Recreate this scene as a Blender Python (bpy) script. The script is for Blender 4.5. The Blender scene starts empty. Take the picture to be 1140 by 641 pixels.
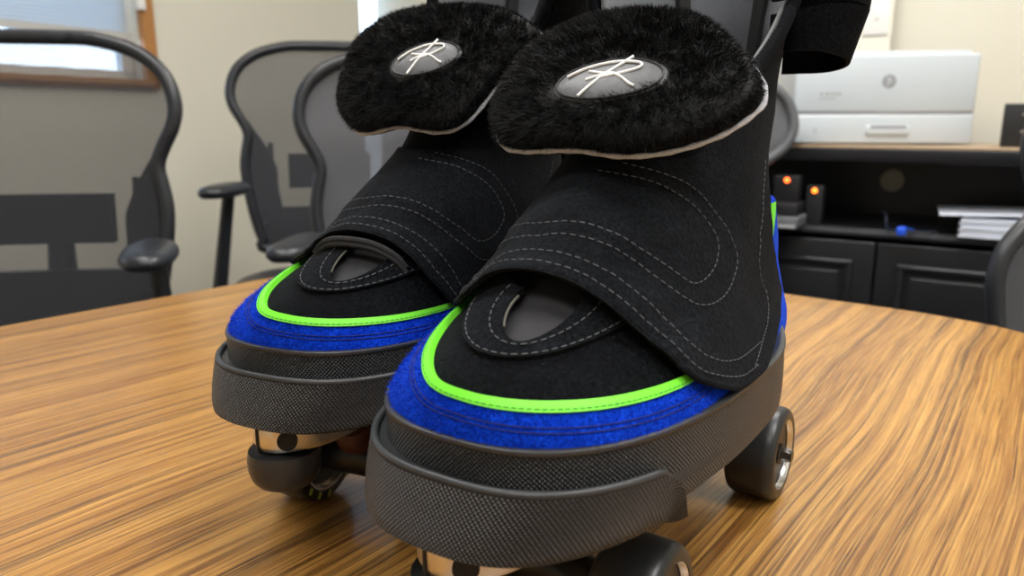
import bpy, math, random
import numpy as np
from mathutils import Vector, Matrix, noise
random.seed(7)
PI = math.pi
SC = bpy.context.scene
COL = SC.collection
TZ = 0.74            # table top height

# ------------------------------------------------------------------ helpers
def tag(o, label=None, cat=None, group=None, kind=None):
    if label: o['label'] = label
    if cat: o['category'] = cat
    if group: o['group'] = group
    if kind: o['kind'] = kind
    return o

def empty(name, loc, rz=0.0, label=None, cat=None, group=None):
    o = bpy.data.objects.new(name, None)
    COL.objects.link(o)
    o.location = loc
    o.rotation_euler = (0, 0, rz)
    o.empty_display_size = 0.05
    return tag(o, label, cat, group)

class MB:
    """collects vertices and faces of one mesh"""
    def __init__(s):
        s.v = []; s.f = []; s.uv = []; s.hasuv = False
    def add(s, vs, fs, uvs=None):
        n = len(s.v)
        s.v += [tuple(map(float, p)) for p in vs]
        s.f += [tuple(i + n for i in f) for f in fs]
        if uvs is not None:
            s.hasuv = True; s.uv += [tuple(map(float, q)) for q in uvs]
        else:
            s.uv += [(0.0, 0.0)] * len(vs)
        return s
    def grid(s, G, close_u=False, uv=None, flip=False, mask=None):
        nr = len(G); nc = len(G[0])
        vs = [p for r in G for p in r]; fs = []
        for i in range(nr - 1):
            for j in range(nc if close_u else nc - 1):
                if mask is not None and not mask[i][j]: continue
                k = (j + 1) % nc
                f = (i*nc+j, i*nc+k, (i+1)*nc+k, (i+1)*nc+j)
                fs.append(f[::-1] if flip else f)
        return s.add(vs, fs, [q for r in uv for q in r] if uv is not None else None)
    def shell(s, O, I):
        """closed slab between outer grid O and inner grid I"""
        nr = len(O); nc = len(O[0])
        s.grid(O); s.grid(I, flip=True)
        def strip(a, b):
            n = len(a)
            s.add(list(a)+list(b), [(i, n+i, n+i+1, i+1) for i in range(n-1)])
        strip(O[0], I[0]); strip(I[-1], O[-1])
        strip([r[0] for r in I], [r[0] for r in O]); strip([r[-1] for r in O], [r[-1] for r in I])
        return s
    def box(s, c, d, rz=0.0, bev=0.0, rx=0.0, ry=0.0):
        x, y, z = d[0]/2, d[1]/2, d[2]/2
        m = Matrix.Rotation(rz, 3, 'Z') @ Matrix.Rotation(ry, 3, 'Y') @ Matrix.Rotation(rx, 3, 'X')
        C = Vector(c)
        if bev <= 0:
            vs = [C + m @ Vector((sx*x, sy*y, sz*z)) for sx in (-1, 1) for sy in (-1, 1) for sz in (-1, 1)]
            return s.add(vs, [(0,1,3,2),(4,6,7,5),(0,4,5,1),(2,3,7,6),(0,2,6,4),(1,5,7,3)])
        # bevelled by stacked rounded loops
        b = min(bev, x*.99, y*.99, z*.99)
        rings = []
        def loop(inset, zz):
            r = []
            for (cx, cy, a0) in ((1,1,0),(-1,1,PI/2),(-1,-1,PI),(1,-1,1.5*PI)):
                for k in range(4):
                    a = a0 + k*PI/6
                    rr = max(b - inset, 1e-5)
                    r.append(C + m @ Vector((cx*(x-b) + rr*math.cos(a), cy*(y-b) + rr*math.sin(a), zz)))
            return r
        for k in range(4):
            a = k*PI/6
            rings.append(loop(b*(1-math.sin(a)), -z + b*(1-math.cos(a))))
        for k in range(4):
            a = PI/2 - k*PI/6
            rings.append(loop(b*(1-math.sin(a)), z - b*(1-math.cos(a))))
        s.loft(rings)
        return s
    def loft(s, rings, cap0=True, cap1=True, uv=None):
        nc = len(rings[0])
        base = len(s.v)
        s.grid(rings, close_u=True, uv=uv)
        if cap0: s.f.append(tuple(base + i for i in range(nc))[::-1])
        if cap1: s.f.append(tuple(base + (len(rings)-1)*nc + i for i in range(nc)))
        return s
    def tube(s, pts, r, n=8, closed=False, cap=True):
        P = [Vector(p) for p in pts]; N = len(P)
        R = r if isinstance(r, (list, tuple)) else [r]*N
        rings = []; up = None
        for i in range(N):
            if closed: t = P[(i+1) % N] - P[i-1]
            else: t = P[min(i+1, N-1)] - P[max(i-1, 0)]
            if t.length < 1e-9: t = Vector((0,0,1))
            t.normalize()
            if up is None:
                a = Vector((0,0,1)) if abs(t.z) < .9 else Vector((1,0,0))
                up = (a - t*a.dot(t)).normalized()
            else:
                up = (up - t*up.dot(t))
                up = up.normalized() if up.length > 1e-6 else t.orthogonal().normalized()
            w = t.cross(up)
            rings.append([P[i] + (up*math.cos(2*PI*k/n) + w*math.sin(2*PI*k/n))*R[i] for k in range(n)])
        if closed:
            rings.append(rings[0])
            return s.grid(rings, close_u=True)
        return s.loft(rings, cap, cap)
    def lathe(s, prof, org, axis, n=40):
        """prof: (radius, along) ; axis unit vector"""
        ax = Vector(axis).normalized(); a = ax.orthogonal().normalized(); b = ax.cross(a); O = Vector(org)
        rings = [[O + ax*h + (a*math.cos(2*PI*k/n) + b*math.sin(2*PI*k/n))*max(r, 1e-5) for k in range(n)] for r, h in prof]
        return s.loft(rings)
    def build(s, name, mat, parent=None, smooth=True, angle=40, **kw):
        me = bpy.data.meshes.new(name)
        me.from_pydata(s.v, [], s.f)
        if s.hasuv:
            l = me.uv_layers.new(name='UVMap')
            idx = np.empty(len(me.loops), dtype=np.int32); me.loops.foreach_get('vertex_index', idx)
            l.data.foreach_set('uv', np.array(s.uv, dtype=np.float32)[idx].ravel())
        me.materials.append(mat)
        me.validate(); me.update()
        if smooth and len(me.polygons):
            me.polygons.foreach_set('use_smooth', [True]*len(me.polygons))
            if angle: me.set_sharp_from_angle(angle=math.radians(angle))
        o = bpy.data.objects.new(name, me)
        COL.objects.link(o)
        if parent: o.parent = parent
        tag(o, **kw)
        return o

def spline(pts, n=8, closed=False):
    P = [np.array(p, float) for p in pts]; N = len(P); out = []
    for i in range(N if closed else N-1):
        if closed: a, b, c, d = P[i-1], P[i], P[(i+1) % N], P[(i+2) % N]
        else: a, b, c, d = P[max(i-1,0)], P[i], P[i+1], P[min(i+2,N-1)]
        for k in range(n):
            t = k/n
            out.append(.5*((2*b) + (c-a)*t + (2*a-5*b+4*c-d)*t*t + (3*b-a-3*c+d)*t**3))
    if not closed: out.append(P[-1])
    return out

def interp(tab, x):
    xs = [t[0] for t in tab]; ys = [t[1] for t in tab]
    return float(np.interp(x, xs, ys))
def sinterp(tab, x):
    """smooth (cubic hermite) table lookup"""
    if x <= tab[0][0]: return tab[0][1]
    if x >= tab[-1][0]: return tab[-1][1]
    for i in range(len(tab)-1):
        if x <= tab[i+1][0]:
            (x0,y0),(x1,y1) = tab[i], tab[i+1]; h = x1-x0; t = (x-x0)/h; d = (y1-y0)/h
            d0 = (d + (y0-tab[i-1][1])/(x0-tab[i-1][0]))/2 if i > 0 else d
            d1 = (d + (tab[i+2][1]-y1)/(tab[i+2][0]-x1))/2 if i+2 < len(tab) else d
            return (2*t**3-3*t*t+1)*y0 + (t**3-2*t*t+t)*h*d0 + (-2*t**3+3*t*t)*y1 + (t**3-t*t)*h*d1

# ------------------------------------------------------------------ materials
def new_mat(name):
    m = bpy.data.materials.new(name); m.use_nodes = True
    nt = m.node_tree
    return m, nt, nt.nodes['Principled BSDF']
def N(nt, t, **kw):
    n = nt.nodes.new(t)
    for k, v in kw.items(): setattr(n, k, v)
    return n
def mixrgb(nt, fac, a, b, blend='MIX'):
    n = N(nt, 'ShaderNodeMix', data_type='RGBA', blend_type=blend)
    for s, v in ((n.inputs[0], fac), (n.inputs[6], a), (n.inputs[7], b)):
        if hasattr(v, 'links'): nt.links.new(v, s)
        elif isinstance(v, (int, float)): s.default_value = v
        else: s.default_value = (*v, 1)
    return n.outputs[2]
def ramp(nt, src, stops):
    r = N(nt, 'ShaderNodeValToRGB'); nt.links.new(src, r.inputs[0])
    e = r.color_ramp.elements
    while len(e) < len(stops): e.new(.5)
    for k, (p, c) in enumerate(stops):
        e[k].position = p; e[k].color = (c, c, c, 1) if isinstance(c, (int, float)) else (*c, 1)
    return r.outputs[0]
def tex_noise(nt, scale, detail=3, rough=.5, vec=None, dist=0.0):
    n = N(nt, 'ShaderNodeTexNoise'); n.inputs['Scale'].default_value = scale
    n.inputs['Detail'].default_value = detail; n.inputs['Roughness'].default_value = rough
    n.inputs['Distortion'].default_value = dist
    if vec is None:
        tc = N(nt, 'ShaderNodeTexCoord'); vec = tc.outputs['Object']
    nt.links.new(vec, n.inputs['Vector'])
    return n.outputs['Fac']
def bump(nt, b, h, strength=.5, dist=.001, normal=None):
    n = N(nt, 'ShaderNodeBump'); n.inputs['Strength'].default_value = strength; n.inputs['Distance'].default_value = dist
    nt.links.new(h, n.inputs['Height'])
    if normal is not None: nt.links.new(normal, n.inputs['Normal'])
    nt.links.new(n.outputs[0], b.inputs['Normal'])
    return n.outputs[0]
def math_(nt, op, a, b=None):
    n = N(nt, 'ShaderNodeMath', operation=op)
    for i, v in enumerate((a, b)):
        if v is None: continue
        if hasattr(v, 'links'): nt.links.new(v, n.inputs[i])
        else: n.inputs[i].default_value = v
    return n.outputs[0]
def plain(name, col, rough=.5, metal=0.0, nscale=0, nstr=.1, ndist=.0005, var=.0, sheen=0., coat=0., spec=.5):
    m, nt, b = new_mat(name)
    b.inputs['Roughness'].default_value = rough; b.inputs['Metallic'].default_value = metal
    b.inputs['Base Color'].default_value = (*col, 1); b.inputs['Specular IOR Level'].default_value = spec
    b.inputs['Sheen Weight'].default_value = sheen; b.inputs['Coat Weight'].default_value = coat
    if nscale:
        n = tex_noise(nt, nscale, 4, .6)
        if var: nt.links.new(mixrgb(nt, n, tuple(c*(1-var) for c in col), tuple(min(1, c*(1+var)) for c in col)), b.inputs['Base Color'])
        bump(nt, b, n, nstr, ndist)
    return m
def suede(name, dark, light, fine=1500, coarse=60, sheen=.3, sheencol=(.5,.55,.65), bd=.0008, lint=True):
    m, nt, b = new_mat(name)
    n1 = tex_noise(nt, fine, 3, .7); n2 = tex_noise(nt, coarse, 4, .6); n3 = tex_noise(nt, 420, 3, .65)
    f = math_(nt, 'MULTIPLY', ramp(nt, n1, [(.40, 0), (.66, 1)]), ramp(nt, n2, [(.3, .35), (.7, 1)]))
    c = mixrgb(nt, f, dark, light)
    if lint:
        sp = ramp(nt, tex_noise(nt, 900, 2, .5), [(.76, 0), (.80, 1)])
        c = mixrgb(nt, math_(nt, 'MULTIPLY', sp, .5), c, (.25, .27, .3))
    nt.links.new(c, b.inputs['Base Color'])
    b.inputs['Roughness'].default_value = .95; b.inputs['Specular IOR Level'].default_value = .10
    b.inputs['Sheen Weight'].default_value = sheen; b.inputs['Sheen Roughness'].default_value = .5
    b.inputs['Sheen Tint'].default_value = (*sheencol, 1)
    h = math_(nt, 'ADD', math_(nt, 'MULTIPLY', n1, .5), math_(nt, 'ADD', math_(nt, 'MULTIPLY', n3, .8), math_(nt, 'MULTIPLY', n2, 1.2)))
    bump(nt, b, h, .8, bd)
    return m
def rubber_tex(name, col, pitch=.0019):
    m, nt, b = new_mat(name)
    tc = N(nt, 'ShaderNodeTexCoord'); sp = N(nt, 'ShaderNodeSeparateXYZ'); nt.links.new(tc.outputs['UV'], sp.inputs[0])
    u, v = sp.outputs[0], sp.outputs[1]
    k = PI/pitch
    a = math_(nt, 'ABSOLUTE', math_(nt, 'SINE', math_(nt, 'MULTIPLY', math_(nt, 'ADD', u, v), k)))
    c = math_(nt, 'ABSOLUTE', math_(nt, 'SINE', math_(nt, 'MULTIPLY', math_(nt, 'SUBTRACT', u, v), k)))
    h = math_(nt, 'MULTIPLY', a, c)
    b.inputs['Base Color'].default_value = (*col, 1)
    b.inputs['Roughness'].default_value = .40; b.inputs['Specular IOR Level'].default_value = .55
    bump(nt, b, h, 1.0, .0012)
    return m

MT = {}
MT['suede'] = suede('black_suede', (.0010,.0012,.0018), (.0085,.0100,.0135), fine=620, coarse=45, sheen=.02)
MT['suede_flap'] = suede('black_suede_panel', (.0012,.0015,.0021), (.0120,.0140,.0185), fine=620, coarse=45, sheen=.03)
MT['blue'] = suede('blue_suede', (.001,.026,.44), (.004,.095,.95), fine=900, coarse=90, sheen=.1, sheencol=(.2,.4,1), bd=.0016, lint=False)
MT['green'] = plain('lime_piping', (.18,.80,.035), .5, nscale=700, nstr=.2)
MT['greenst'] = plain('green_thread', (.08,.42,.02), .7)
MT['rubber_tex'] = rubber_tex('knurled_rubber', (.017,.018,.020))
MT['rubber'] = plain('smooth_rubber', (.026,.028,.031), .42, nscale=900, nstr=.06)
MT['midsole'] = plain('midsole_rubber', (.03,.032,.036), .6, nscale=500, nstr=.08)
MT['stitch'] = plain('grey_thread', (.085,.09,.10), .8)
MT['wheel'] = plain('black_urethane', (.018,.019,.021), .36, nscale=300, nstr=.05, var=.1)
MT['alu'] = plain('brushed_aluminium', (.75,.75,.76), .25, 1.0, nscale=200, nstr=.05)
MT['plate'] = plain('satin_plate', (.72,.70,.67), .30, 1.0, nscale=400, nstr=.04)
MT['blackmetal'] = plain('black_metal', (.015,.015,.016), .35, .4)
MT['nut'] = plain('dark_nut', (.06,.055,.05), .3, .9)
MT['lining'] = plain('grey_lining', (.085,.09,.105), .9, nscale=900, nstr=.4, ndist=.0006, var=.25, sheen=.2)
MT['liner_strap'] = plain('black_webbing', (.008,.008,.009), .8, nscale=600, nstr=.3)
MT['binding'] = plain('pale_grey_piping', (.47,.48,.53), .85, nscale=700, nstr=.6, ndist=.0008, var=.3)
MT['cut_edge'] = plain('raw_cut_edge', (.13,.125,.11), .9)
MT['collar_binding'] = plain('collar_piping', (.15,.155,.16), .85, nscale=700, nstr=.6, ndist=.0008, var=.3)
MT['darkleather'] = plain('dark_leather', (.02,.021,.024), .5, nscale=250, nstr=.3, var=.2)
MT['greyleather'] = plain('grey_leather', (.016,.016,.019), .7, nscale=120, nstr=.5, ndist=.001, var=.3)
MT['patch'] = plain('patch_leather', (.10,.105,.115), .42, nscale=350, nstr=.4, ndist=.0006, var=.2)
MT['white'] = plain('white_print', (.85,.87,.88), .5)
MT['elastic'] = plain('black_elastic', (.012,.0125,.015), .8, nscale=1200, nstr=.3)
m, nt, b = new_mat('black_fur')
b.inputs['Base Color'].default_value = (.0024, .0026, .0034, 1); b.inputs['Roughness'].default_value = .62
b.inputs['Specular IOR Level'].default_value = .24
MT['fur'] = m
PW = (17, 34, 20, 26); SKY = 5.0; EXPO = 0.0
# ------------------------------------------------------------------ roller skate
# local frame: +X to the toe, +Y sideways, Z up, origin on the table midway between the rear wheels
BOOT = [ # z, back x, widest x, front x, half width, front exponent, back exponent
(.100,-.060,.150,.250,.066,2.5,2.6),(.120,-.060,.150,.2515,.065,2.4,2.6),(.130,-.060,.148,.249,.060,2.2,2.5),
(.138,-.059,.140,.243,.056,2.0,2.4),(.146,-.057,.130,.231,.052,1.85,2.3),(.155,-.054,.115,.217,.0495,1.8,2.2),
(.165,-.051,.100,.201,.047,1.8,2.1),(.178,-.047,.085,.184,.045,1.85,2.0),(.192,-.045,.070,.164,.043,1.9,2.0),
(.205,-.045,.058,.147,.042,2.0,2.0),(.220,-.045,.050,.134,.0415,2.0,2.0),(.250,-.047,.042,.122,.0415,2.0,2.0),
(.300,-.054,.034,.115,.050,2.0,2.0),(.360,-.060,.030,.112,.057,2.0,2.0)]
SWELL = [(.10,.06),(.12,.08),(.135,.14),(.15,.22),(.165,.27),(.18,.24),(.19,.16),(.205,.05),(.23,0),(.4,0)]
BT = [[(r[0], r[k]) for r in BOOT] for k in range(1, 7)]
_rc = {}
def brow(z):
    k = round(z*1e5)
    if k not in _rc: _rc[k] = [sinterp(t, z) for t in BT]
    return _rc[k]

class Boot:
    def __init__(s, lean=0.0): s.lean = lean; s.hump = .011 if lean else 0.0
    def p0(s, th, z):
        Xb,Xc,Xf,W,nf,nb = brow(z)
        c, q = math.cos(th), math.sin(th)
        n, A = (nf, Xf-Xc) if c >= 0 else (nb, Xc-Xb)
        m = (abs(c)**n + abs(q)**n)**(-1/n)
        X = Xc + A*c*m; Y = W*q*m
        if c < 0:
            t = min(1, (Xc-X)/(Xc-Xb))
            Y *= 1 - .20*t*t*(3-2*t)*(1 if z < .2 else max(0, 1-(z-.2)/.03))
        # heel counter swells a little
        if c < 0:
            e_ = min(1, (Xc-X)/.05)
            Y *= 1 + sinterp(SWELL, z)*e_*e_*(3-2*e_)*math.exp(-((X+.004)/.055)**2)
        k = min(1, max(0, (z-.123)/.034)); return np.array([X, Y + s.hump*k*k*(3-2*k) + s.lean*max(0, z-.14), z])
    def __call__(s, th, z, off=0.0):
        p = s.p0(th, z)
        if off == 0: return p
        e = 1e-3
        n = np.cross(s.p0(th+e, z)-s.p0(th-e, z), s.p0(th, z+e)-s.p0(th, z-e)); n /= np.linalg.norm(n)
        return p + n*off

def stitches(mb, pts, L=.0024, gap=.0013, r=.00028):
    """dashes along a 3D polyline"""
    P = [np.array(p) for p in pts]
    d = [0.0]
    for a, b in zip(P, P[1:]): d.append(d[-1] + float(np.linalg.norm(b-a)))
    A = np.array(P); D = np.array(d)
    at = lambda t: np.array([np.interp(t, D, A[:, k]) for k in range(3)])
    t = 0
    while t + L < d[-1]:
        a, b = at(t), at(t+L); m = (a+b)/2
        mb.tube([a, m, b], [r*.7, r, r*.7], n=5)
        t += L + gap
    return mb

# sole outline, superellipse at the toe, tapering waist to a round heel
def sole_pt(th, Xf, W, Xb=-.064, inset=0.0, n=2.67):
    Xc = .106; c, q = math.cos(th), math.sin(th)
    A = Xf-Xc if c >= 0 else Xc-Xb
    nn = n if c >= 0 else 2.5
    m = (abs(c)**nn + abs(q)**nn)**(-1/nn)
    X = Xc + A*c*m; Y = W*q*m
    if c < 0:
        t = min(1, (Xc-X)/(Xc-Xb)); Y *= 1 - .47*t*t*(3-2*t)
    return np.array([X, Y])
def sole_ring(Xf, W, z, n=144, Xb=-.064, fn=None):
    out = []
    for k in range(n):
        th = -PI + 2*PI*k/n
        X, Y = sole_pt(th, Xf, W, Xb)
        if fn: X, Y, zz = fn(th, X, Y, z)
        else: zz = z
        out.append((X, Y, zz))
    return out
def ring_uv(Xf, W, n):
    P = [sole_pt(-PI + 2*PI*k/n, Xf, W) for k in range(n+1)]
    d = [0.0]
    for a, b in zip(P, P[1:]): d.append(d[-1] + float(np.linalg.norm(b-a)))
    return d

def band(levels, th0, th1, n, mat, name, parent, thick=.004, ztop=None):
    """open textured band: levels (z, Xf, W); UV in metres"""
    G = []; U = []
    ths = [th0 + (th1-th0)*k/(n-1) for k in range(n)]
    ref = [sole_pt(t, levels[len(levels)//2][1], levels[len(levels)//2][2]) for t in ths]
    d = [0.0]
    for a, b in zip(ref, ref[1:]): d.append(d[-1] + float(np.linalg.norm(b-a)))
    vv = 0; pl = None; I = []
    for z, Xf, W in levels:
        r = []; q = []
        zb, zm = levels[0][0], levels[-1][0]
        for t in ths:
            zz = z if ztop is None else zb + (z-zb)*(ztop(t)-zb)/(zm-zb)
            X, Y = sole_pt(t, Xf, W); r.append((X, Y, zz))
            X, Y = sole_pt(t, Xf-thick, W-thick); q.append((X, Y, zz))
        if pl is not None: vv += math.hypot(z-pl[0], Xf-pl[1])
        pl = (z, Xf)
        G.append(r); I.append(q); U.append([(x, vv) for x in d])
    mb = MB(); mb.grid(G, uv=U); mb.grid(I, flip=True, uv=U)
    k = len(G[0])
    for a, b in ((G[0], I[0]), (I[-1], G[-1])):
        mb.add(list(a)+list(b), [(i, k+i, k+i+1, i+1) for i in range(k-1)])
    for j, fl in ((0, 0), (-1, 1)):
        a = [r[j] for r in I]; b = [r[j] for r in G]; m = len(a)
        mb.add(a+b, [((i, m+i, m+i+1, i+1) if not fl else (i+1, m+i+1, m+i, i)) for i in range(m-1)])
    return mb.build(name, mat, parent, angle=50)

FEDGE = [(0,0),(.03,.10),(.08,.26),(.15,.34),(.24,.34),(.33,.24),(.42,.15),(.55,.11),(1,.10)]
FLAP = [(-1.9,.138),(-1.6,.136),(-1.2,.139),(-.8,.1475),(-.5,.1523),(-.23,.1600),(0,.1624),(.26,.1611),(.53,.1559),(.82,.1468),(1.05,.1377),(1.23,.1276),(1.47,.1200),(1.62,.1185),(2.3,.1185)]
GREEN = [(-1.75,.150),(-1.0,.147),(-.45,.1395),(-.2,.1354),(.1,.1338),(.5,.1322),(.9,.1312),(1.2,.1314),(1.75,.134)]
LOOP1 = [(-.9,.170),(-.55,.1765),(-.232,.1796),(.153,.1815),(.495,.1772),(.877,.1658),(1.09,.1580),(1.20,.1585),(1.241,.1640),(1.216,.172),(1.051,.1829),(.802,.1924),(.483,.1991),(.0,.203)]
LOOP2 = [(-.9,.1645),(-.5,.1715),(-.089,.1759),(.206,.1769),(.538,.1719),(.941,.1584),(1.20,.1500),(1.34,.1500),(1.41,.1560),(1.403,.1650),(1.236,.1787),(.928,.1941),(.589,.202),(.2,.2065)]

def cr_fur(outline, n=96):
    P = spline([(u, v, 0) for u, v in outline], 12, closed=True)
    P = np.array(P)[:, :2]
    d = np.r_[0, np.cumsum(np.linalg.norm(np.diff(np.vstack([P, P[:1]]), axis=0), axis=1))]
    Q = np.vstack([P, P[:1]])
    return np.array([[np.interp(t, d, Q[:, 0]), np.interp(t, d, Q[:, 1])] for t in np.linspace(0, d[-1], n, endpoint=False)])

def make_skate(loc, heading, label, lean, outline, patch_c, patch_r, patch_rot, al, bind, lace, medial, flap_shift=0.0, open_r=True, straps=True, seed=1):
    h = math.radians(heading)
    root = empty('roller_skate', (loc[0], loc[1], TZ), math.atan2(-math.cos(h), -math.sin(h)), label, 'roller skate', 'pair of roller skates standing on the table')
    B = Boot(lean); rnd = random.Random(seed)
    fs = flap_shift
    # --- rubber sole
    ZB, ZM, ZT = .0835, .1086, .1195
    mb = MB(); rings = []
    for z, Xf, W in ((.0842,.250,.058),(.0842,.262,.063),(.090,.262,.068),(.100,.256,.0715),(.109,.251,.0695),(.118,.251,.0675)):
        rings.append(sole_ring(Xf, W, z))
    mb.loft(rings); mb.build('sole', MT['midsole'], root, angle=60)
    # bulging smooth midsole layer at the inner toe corner
    mb = MB(); rings = []
    def bulge(zc):
        def f(th, X, Y, z):
            w = math.exp(-((th+.86)/.30)**2)*(.0075*math.exp(-((zc-.090)/.012)**2) + .001)
            return X + w*.35, Y - w, z
        return f
    for z, Xf, W in ((.0836,.252,.058),(.0836,.259,.064),(.086,.262,.0665),(.091,.261,.069),(.098,.257,.0715),(.104,.253,.071),(.1075,.250,.068)):
        rings.append(sole_ring(Xf, W, z, fn=bulge(z)))
    mb.loft(rings); mb.build('midsole', MT['midsole'], root, angle=60)
    # textured foxing all round
    band([(.0905,.2525,.0712),(.096,.2535,.0716),(.105,.2535,.0716),(.112,.2538,.0713),(.1172,.2541,.0711)], -PI, PI, 240, MT['rubber_tex'], 'foxing', root)
    mb = MB()
    prof = [(0,.0010),(.0004,.0015),(.0006,.0023),(.0004,.0031),(-.0004,.0036),(-.0022,.0037),(-.0045,.0030)]
    rr = [sole_ring(.2540+o, .0711+o, .1160+zz, 180) for o, zz in prof]
    mb.grid(rr + [sole_ring(.246, .063, .1165, 180)], close_u=True); mb.build('foxing_lip', MT['rubber'], root)
    # toe bumper
    t0, t1 = -1.32, .86
    lv = [(.0832,.2675,.0675),(.0845,.2690,.0692),(.088,.2685,.0712),(.094,.2662,.0735),(.100,.2635,.0750),(.1055,.2610,.0760)]
    band(lv, t0, t1+.11, 200, MT['rubber_tex'], 'toe_bumper', root, thick=.007, ztop=lambda t: .1055 if t < t1 else .0846 + .0209*math.sqrt(max(0, 1-((t-t1)/.1101)**2)))
    ths = [t0-.0 + (t1-t0)*k/120 for k in range(121)]
    c = []
    for k, t in enumerate(ths):
        X, Y = sole_pt(t, .2592, .0746); zz = .1063
        c.append((X, Y, zz))
    # the lip bends down at the outer end and closes the bumper
    for j in range(1, 7):
        t = t1 + .11*math.sin(j/8*PI/2); z = .1063 - .0215*(1-math.cos(j/8*PI/2))**.9
        X, Y = sole_pt(t, .2592 + .0055*(j/8), .0746-.004*j/8); c.append((X, Y, z))
    rad = [.0016]*121 + [.0016-.00018*j for j in range(1, 7)]
    mb = MB(); mb.tube(c, rad, n=12); mb.build('bumper_lip', MT['rubber'], root)
    # --- plate, trucks, wheels, toe stop
    mb = MB()
    def plate_ring(d, z):
        pts = []
        for (x, w) in ((-.035,.019),(-.02,.022),(.02,.021),(.07,.019),(.12,.021),(.16,.026),(.20,.0255),(.235,.0235),(.252,.0165),(.2615,.006)):
            pts.append((x, w))
        L = [(x-d if x > .1 else x+d*.5, w-d, z) for x, w in pts]; R = [(x, -y, z) for x, y, z in L[::-1]]
        return [tuple(p) for p in spline(L+R, 4, closed=True)]
    mb.loft([plate_ring(.004,.0680), plate_ring(.001,.0690), plate_ring(0,.0715), plate_ring(0,.0825), plate_ring(.001,.0840)])
    plate = mb.build('plate', MT['plate'], root, angle=35)
    g = MB()
    # clamp slot and its bolt hole on the plate nose
    gp = [p for p in plate_ring(-.0002, .076)]
    for (x, w) in ((.251,.0195),):
        g.tube([(.2612,-.0045,.0680), (.2622,-.0045,.0715), (.2622,-.0045,.0838)], .0009, n=6)
    g.build('clamp_slot', MT['blackmetal'], plate)
    g = MB(); g.lathe([(0,0),(.0048,0),(.0048,.0030),(.0044,.0034),(0,.0035)], (.2572,.0098,.0757), (.83,.55,0), 24); g.build('bolt_hole_disc', MT['liner_strap'], plate)  # raised black disc, its colour standing in for the shade inside the bolt hole
    ts = MB()
    ts.lathe([(0,.0480),(.010,.0480),(.0140,.0492),(.0165,.0525),(.0178,.057),(.0180,.0625),(.0172,.0665),(.006,.0675),(.006,.070),(0,.070)], (.2490,-.0002,0), (0,0,1), 20)
    ts.build('toe_stop', MT['wheel'], root, angle=28)
    for X in (0.0, .1806):
        sgn = 1 if X > .1 else -1
        t = MB()
        t.tube([(X,-.031,.0285),(X,-.02,.0295),(X,0,.034),(X,.02,.0295),(X,.031,.0285)], [.0085,.0095,.013,.0095,.0085], n=18)
        t.tube([(X,0,.034),(X-sgn*.016,0,.048),(X-sgn*.03,0,.062)], [.012,.010,.008], n=16)
        t.box((X-sgn*.012,0,.063), (.052,.036,.014), bev=.004)
        tr = t.build('truck', MT['blackmetal'], root)
        cu = MB(); cu.lathe([(0,0),(.0115,0),(.0125,.003),(.0125,.010),(.0115,.013),(0,.013)], (X+sgn*.006,0,.045), (sgn*.35,0,1), 24)
        cu.build('cushion', plain_once('dark_red_cushion', (.05,.006,.005), .5), tr)
        ax = MB(); ax.tube([(X,-.0605,.0285),(X,.0605,.0285)], .0036, n=16); ax.build('axle', MT['nut'], root)
        for sy in (-1, 1):
            o = sy*.0559; R = .0285; a = (0, sy, 0); O = (X, 0, R)
            w = MB(); i = .0559-.029
            w.lathe([(.0195,i+.004),(.0215,i),(.0245,i),(.0268,i+.0012),(.0281,i+.0035),(R,i+.007),(R,.0559-.007),(.0281,.0559-.0035),(.0268,.0559-.0012),(.0245,.0559),(.0215,.0559),(.0195,.0559-.004)], O, a, 72)
            we = w.build('wheel', MT['wheel'], root, angle=60)
            hb = MB()
            hb.lathe([(.0045,.048),(.0075,.048),(.009,.0455),(.014,.0440),(.0175,.0458),(.0196,.0518),(.0206,.0553),(.0212,.0556),(.0212,.050),(.0208,i+.006),(.0212,i+.0005),(.0202,i+.0005),(.0175,i+.006),(.009,i+.009),(.0045,i+.008)], O, a, 64)
            hb.build('hub', MT['alu'], we, angle=50)
            nb = MB(); nb.lathe([(.0083,.0462),(.0083,.0478),(.0055,.0482),(.0055,.0465)], O, a, 32)
            nb.lathe([(0,.047),(.0058,.047),(.0062,.049),(.0062,.0535),(.0052,.0545),(.0042,.0546),(.0042,.0575),(.0036,.0600),(0,.0600)], O, a, 6)
            nb.build('axle_nut', MT['nut'], we, angle=30)
            if lace and X > .1:
                lt = MB()
                for k in range(16):
                    if k in (5, 11): continue
                    an = 2*PI*k/16 + .1
                    p = Vector((X + math.cos(an)*.0245, sy*(i-.0001), R + math.sin(an)*.0245))
                    lt.box(p, (.0022,.0004,.0042), ry=-an+PI/2 + (k % 3-1)*.4)
                lt.build('wheel_print', plain_once('yellow_print', (.30,.33,.05), .6), we)
    # --- boot upper
    hc = (.225+fs, .1575)
    def hole_r(phi, k=1.0, oz=0.0):
        c, s_ = math.cos(phi), math.sin(phi)
        a = .235 if c > 0 else .235
        b = .0095 if s_ > 0 else .0105
        r = (abs(c)**1.8 + abs(s_)**1.8)**(-1/1.8)
        return hc[0] + a*c*r*k, hc[1] + b*s_*r*k + oz
    def opening(th, z, m=0.0):
        if z < .222: return False
        tl = sinterp([(.222,.05),(.228,-.45),(.24,-.75),(.30,-.9),(.36,-1.0)], z)
        tr_ = interp([(.222,.1),(.227,.65),(.237,1.2),(.262,1.60),(.29,1.98),(.36,2.35)], z) if open_r else interp([(.222,.1),(.228,.5),(.25,.9),(.36,1.1)], z)
        return tl+m < th < tr_-m
    nt_, nz = 361, 420
    zs = [.104 + (.36-.104)*((k/(nz-1))) for k in range(nz)]
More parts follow.
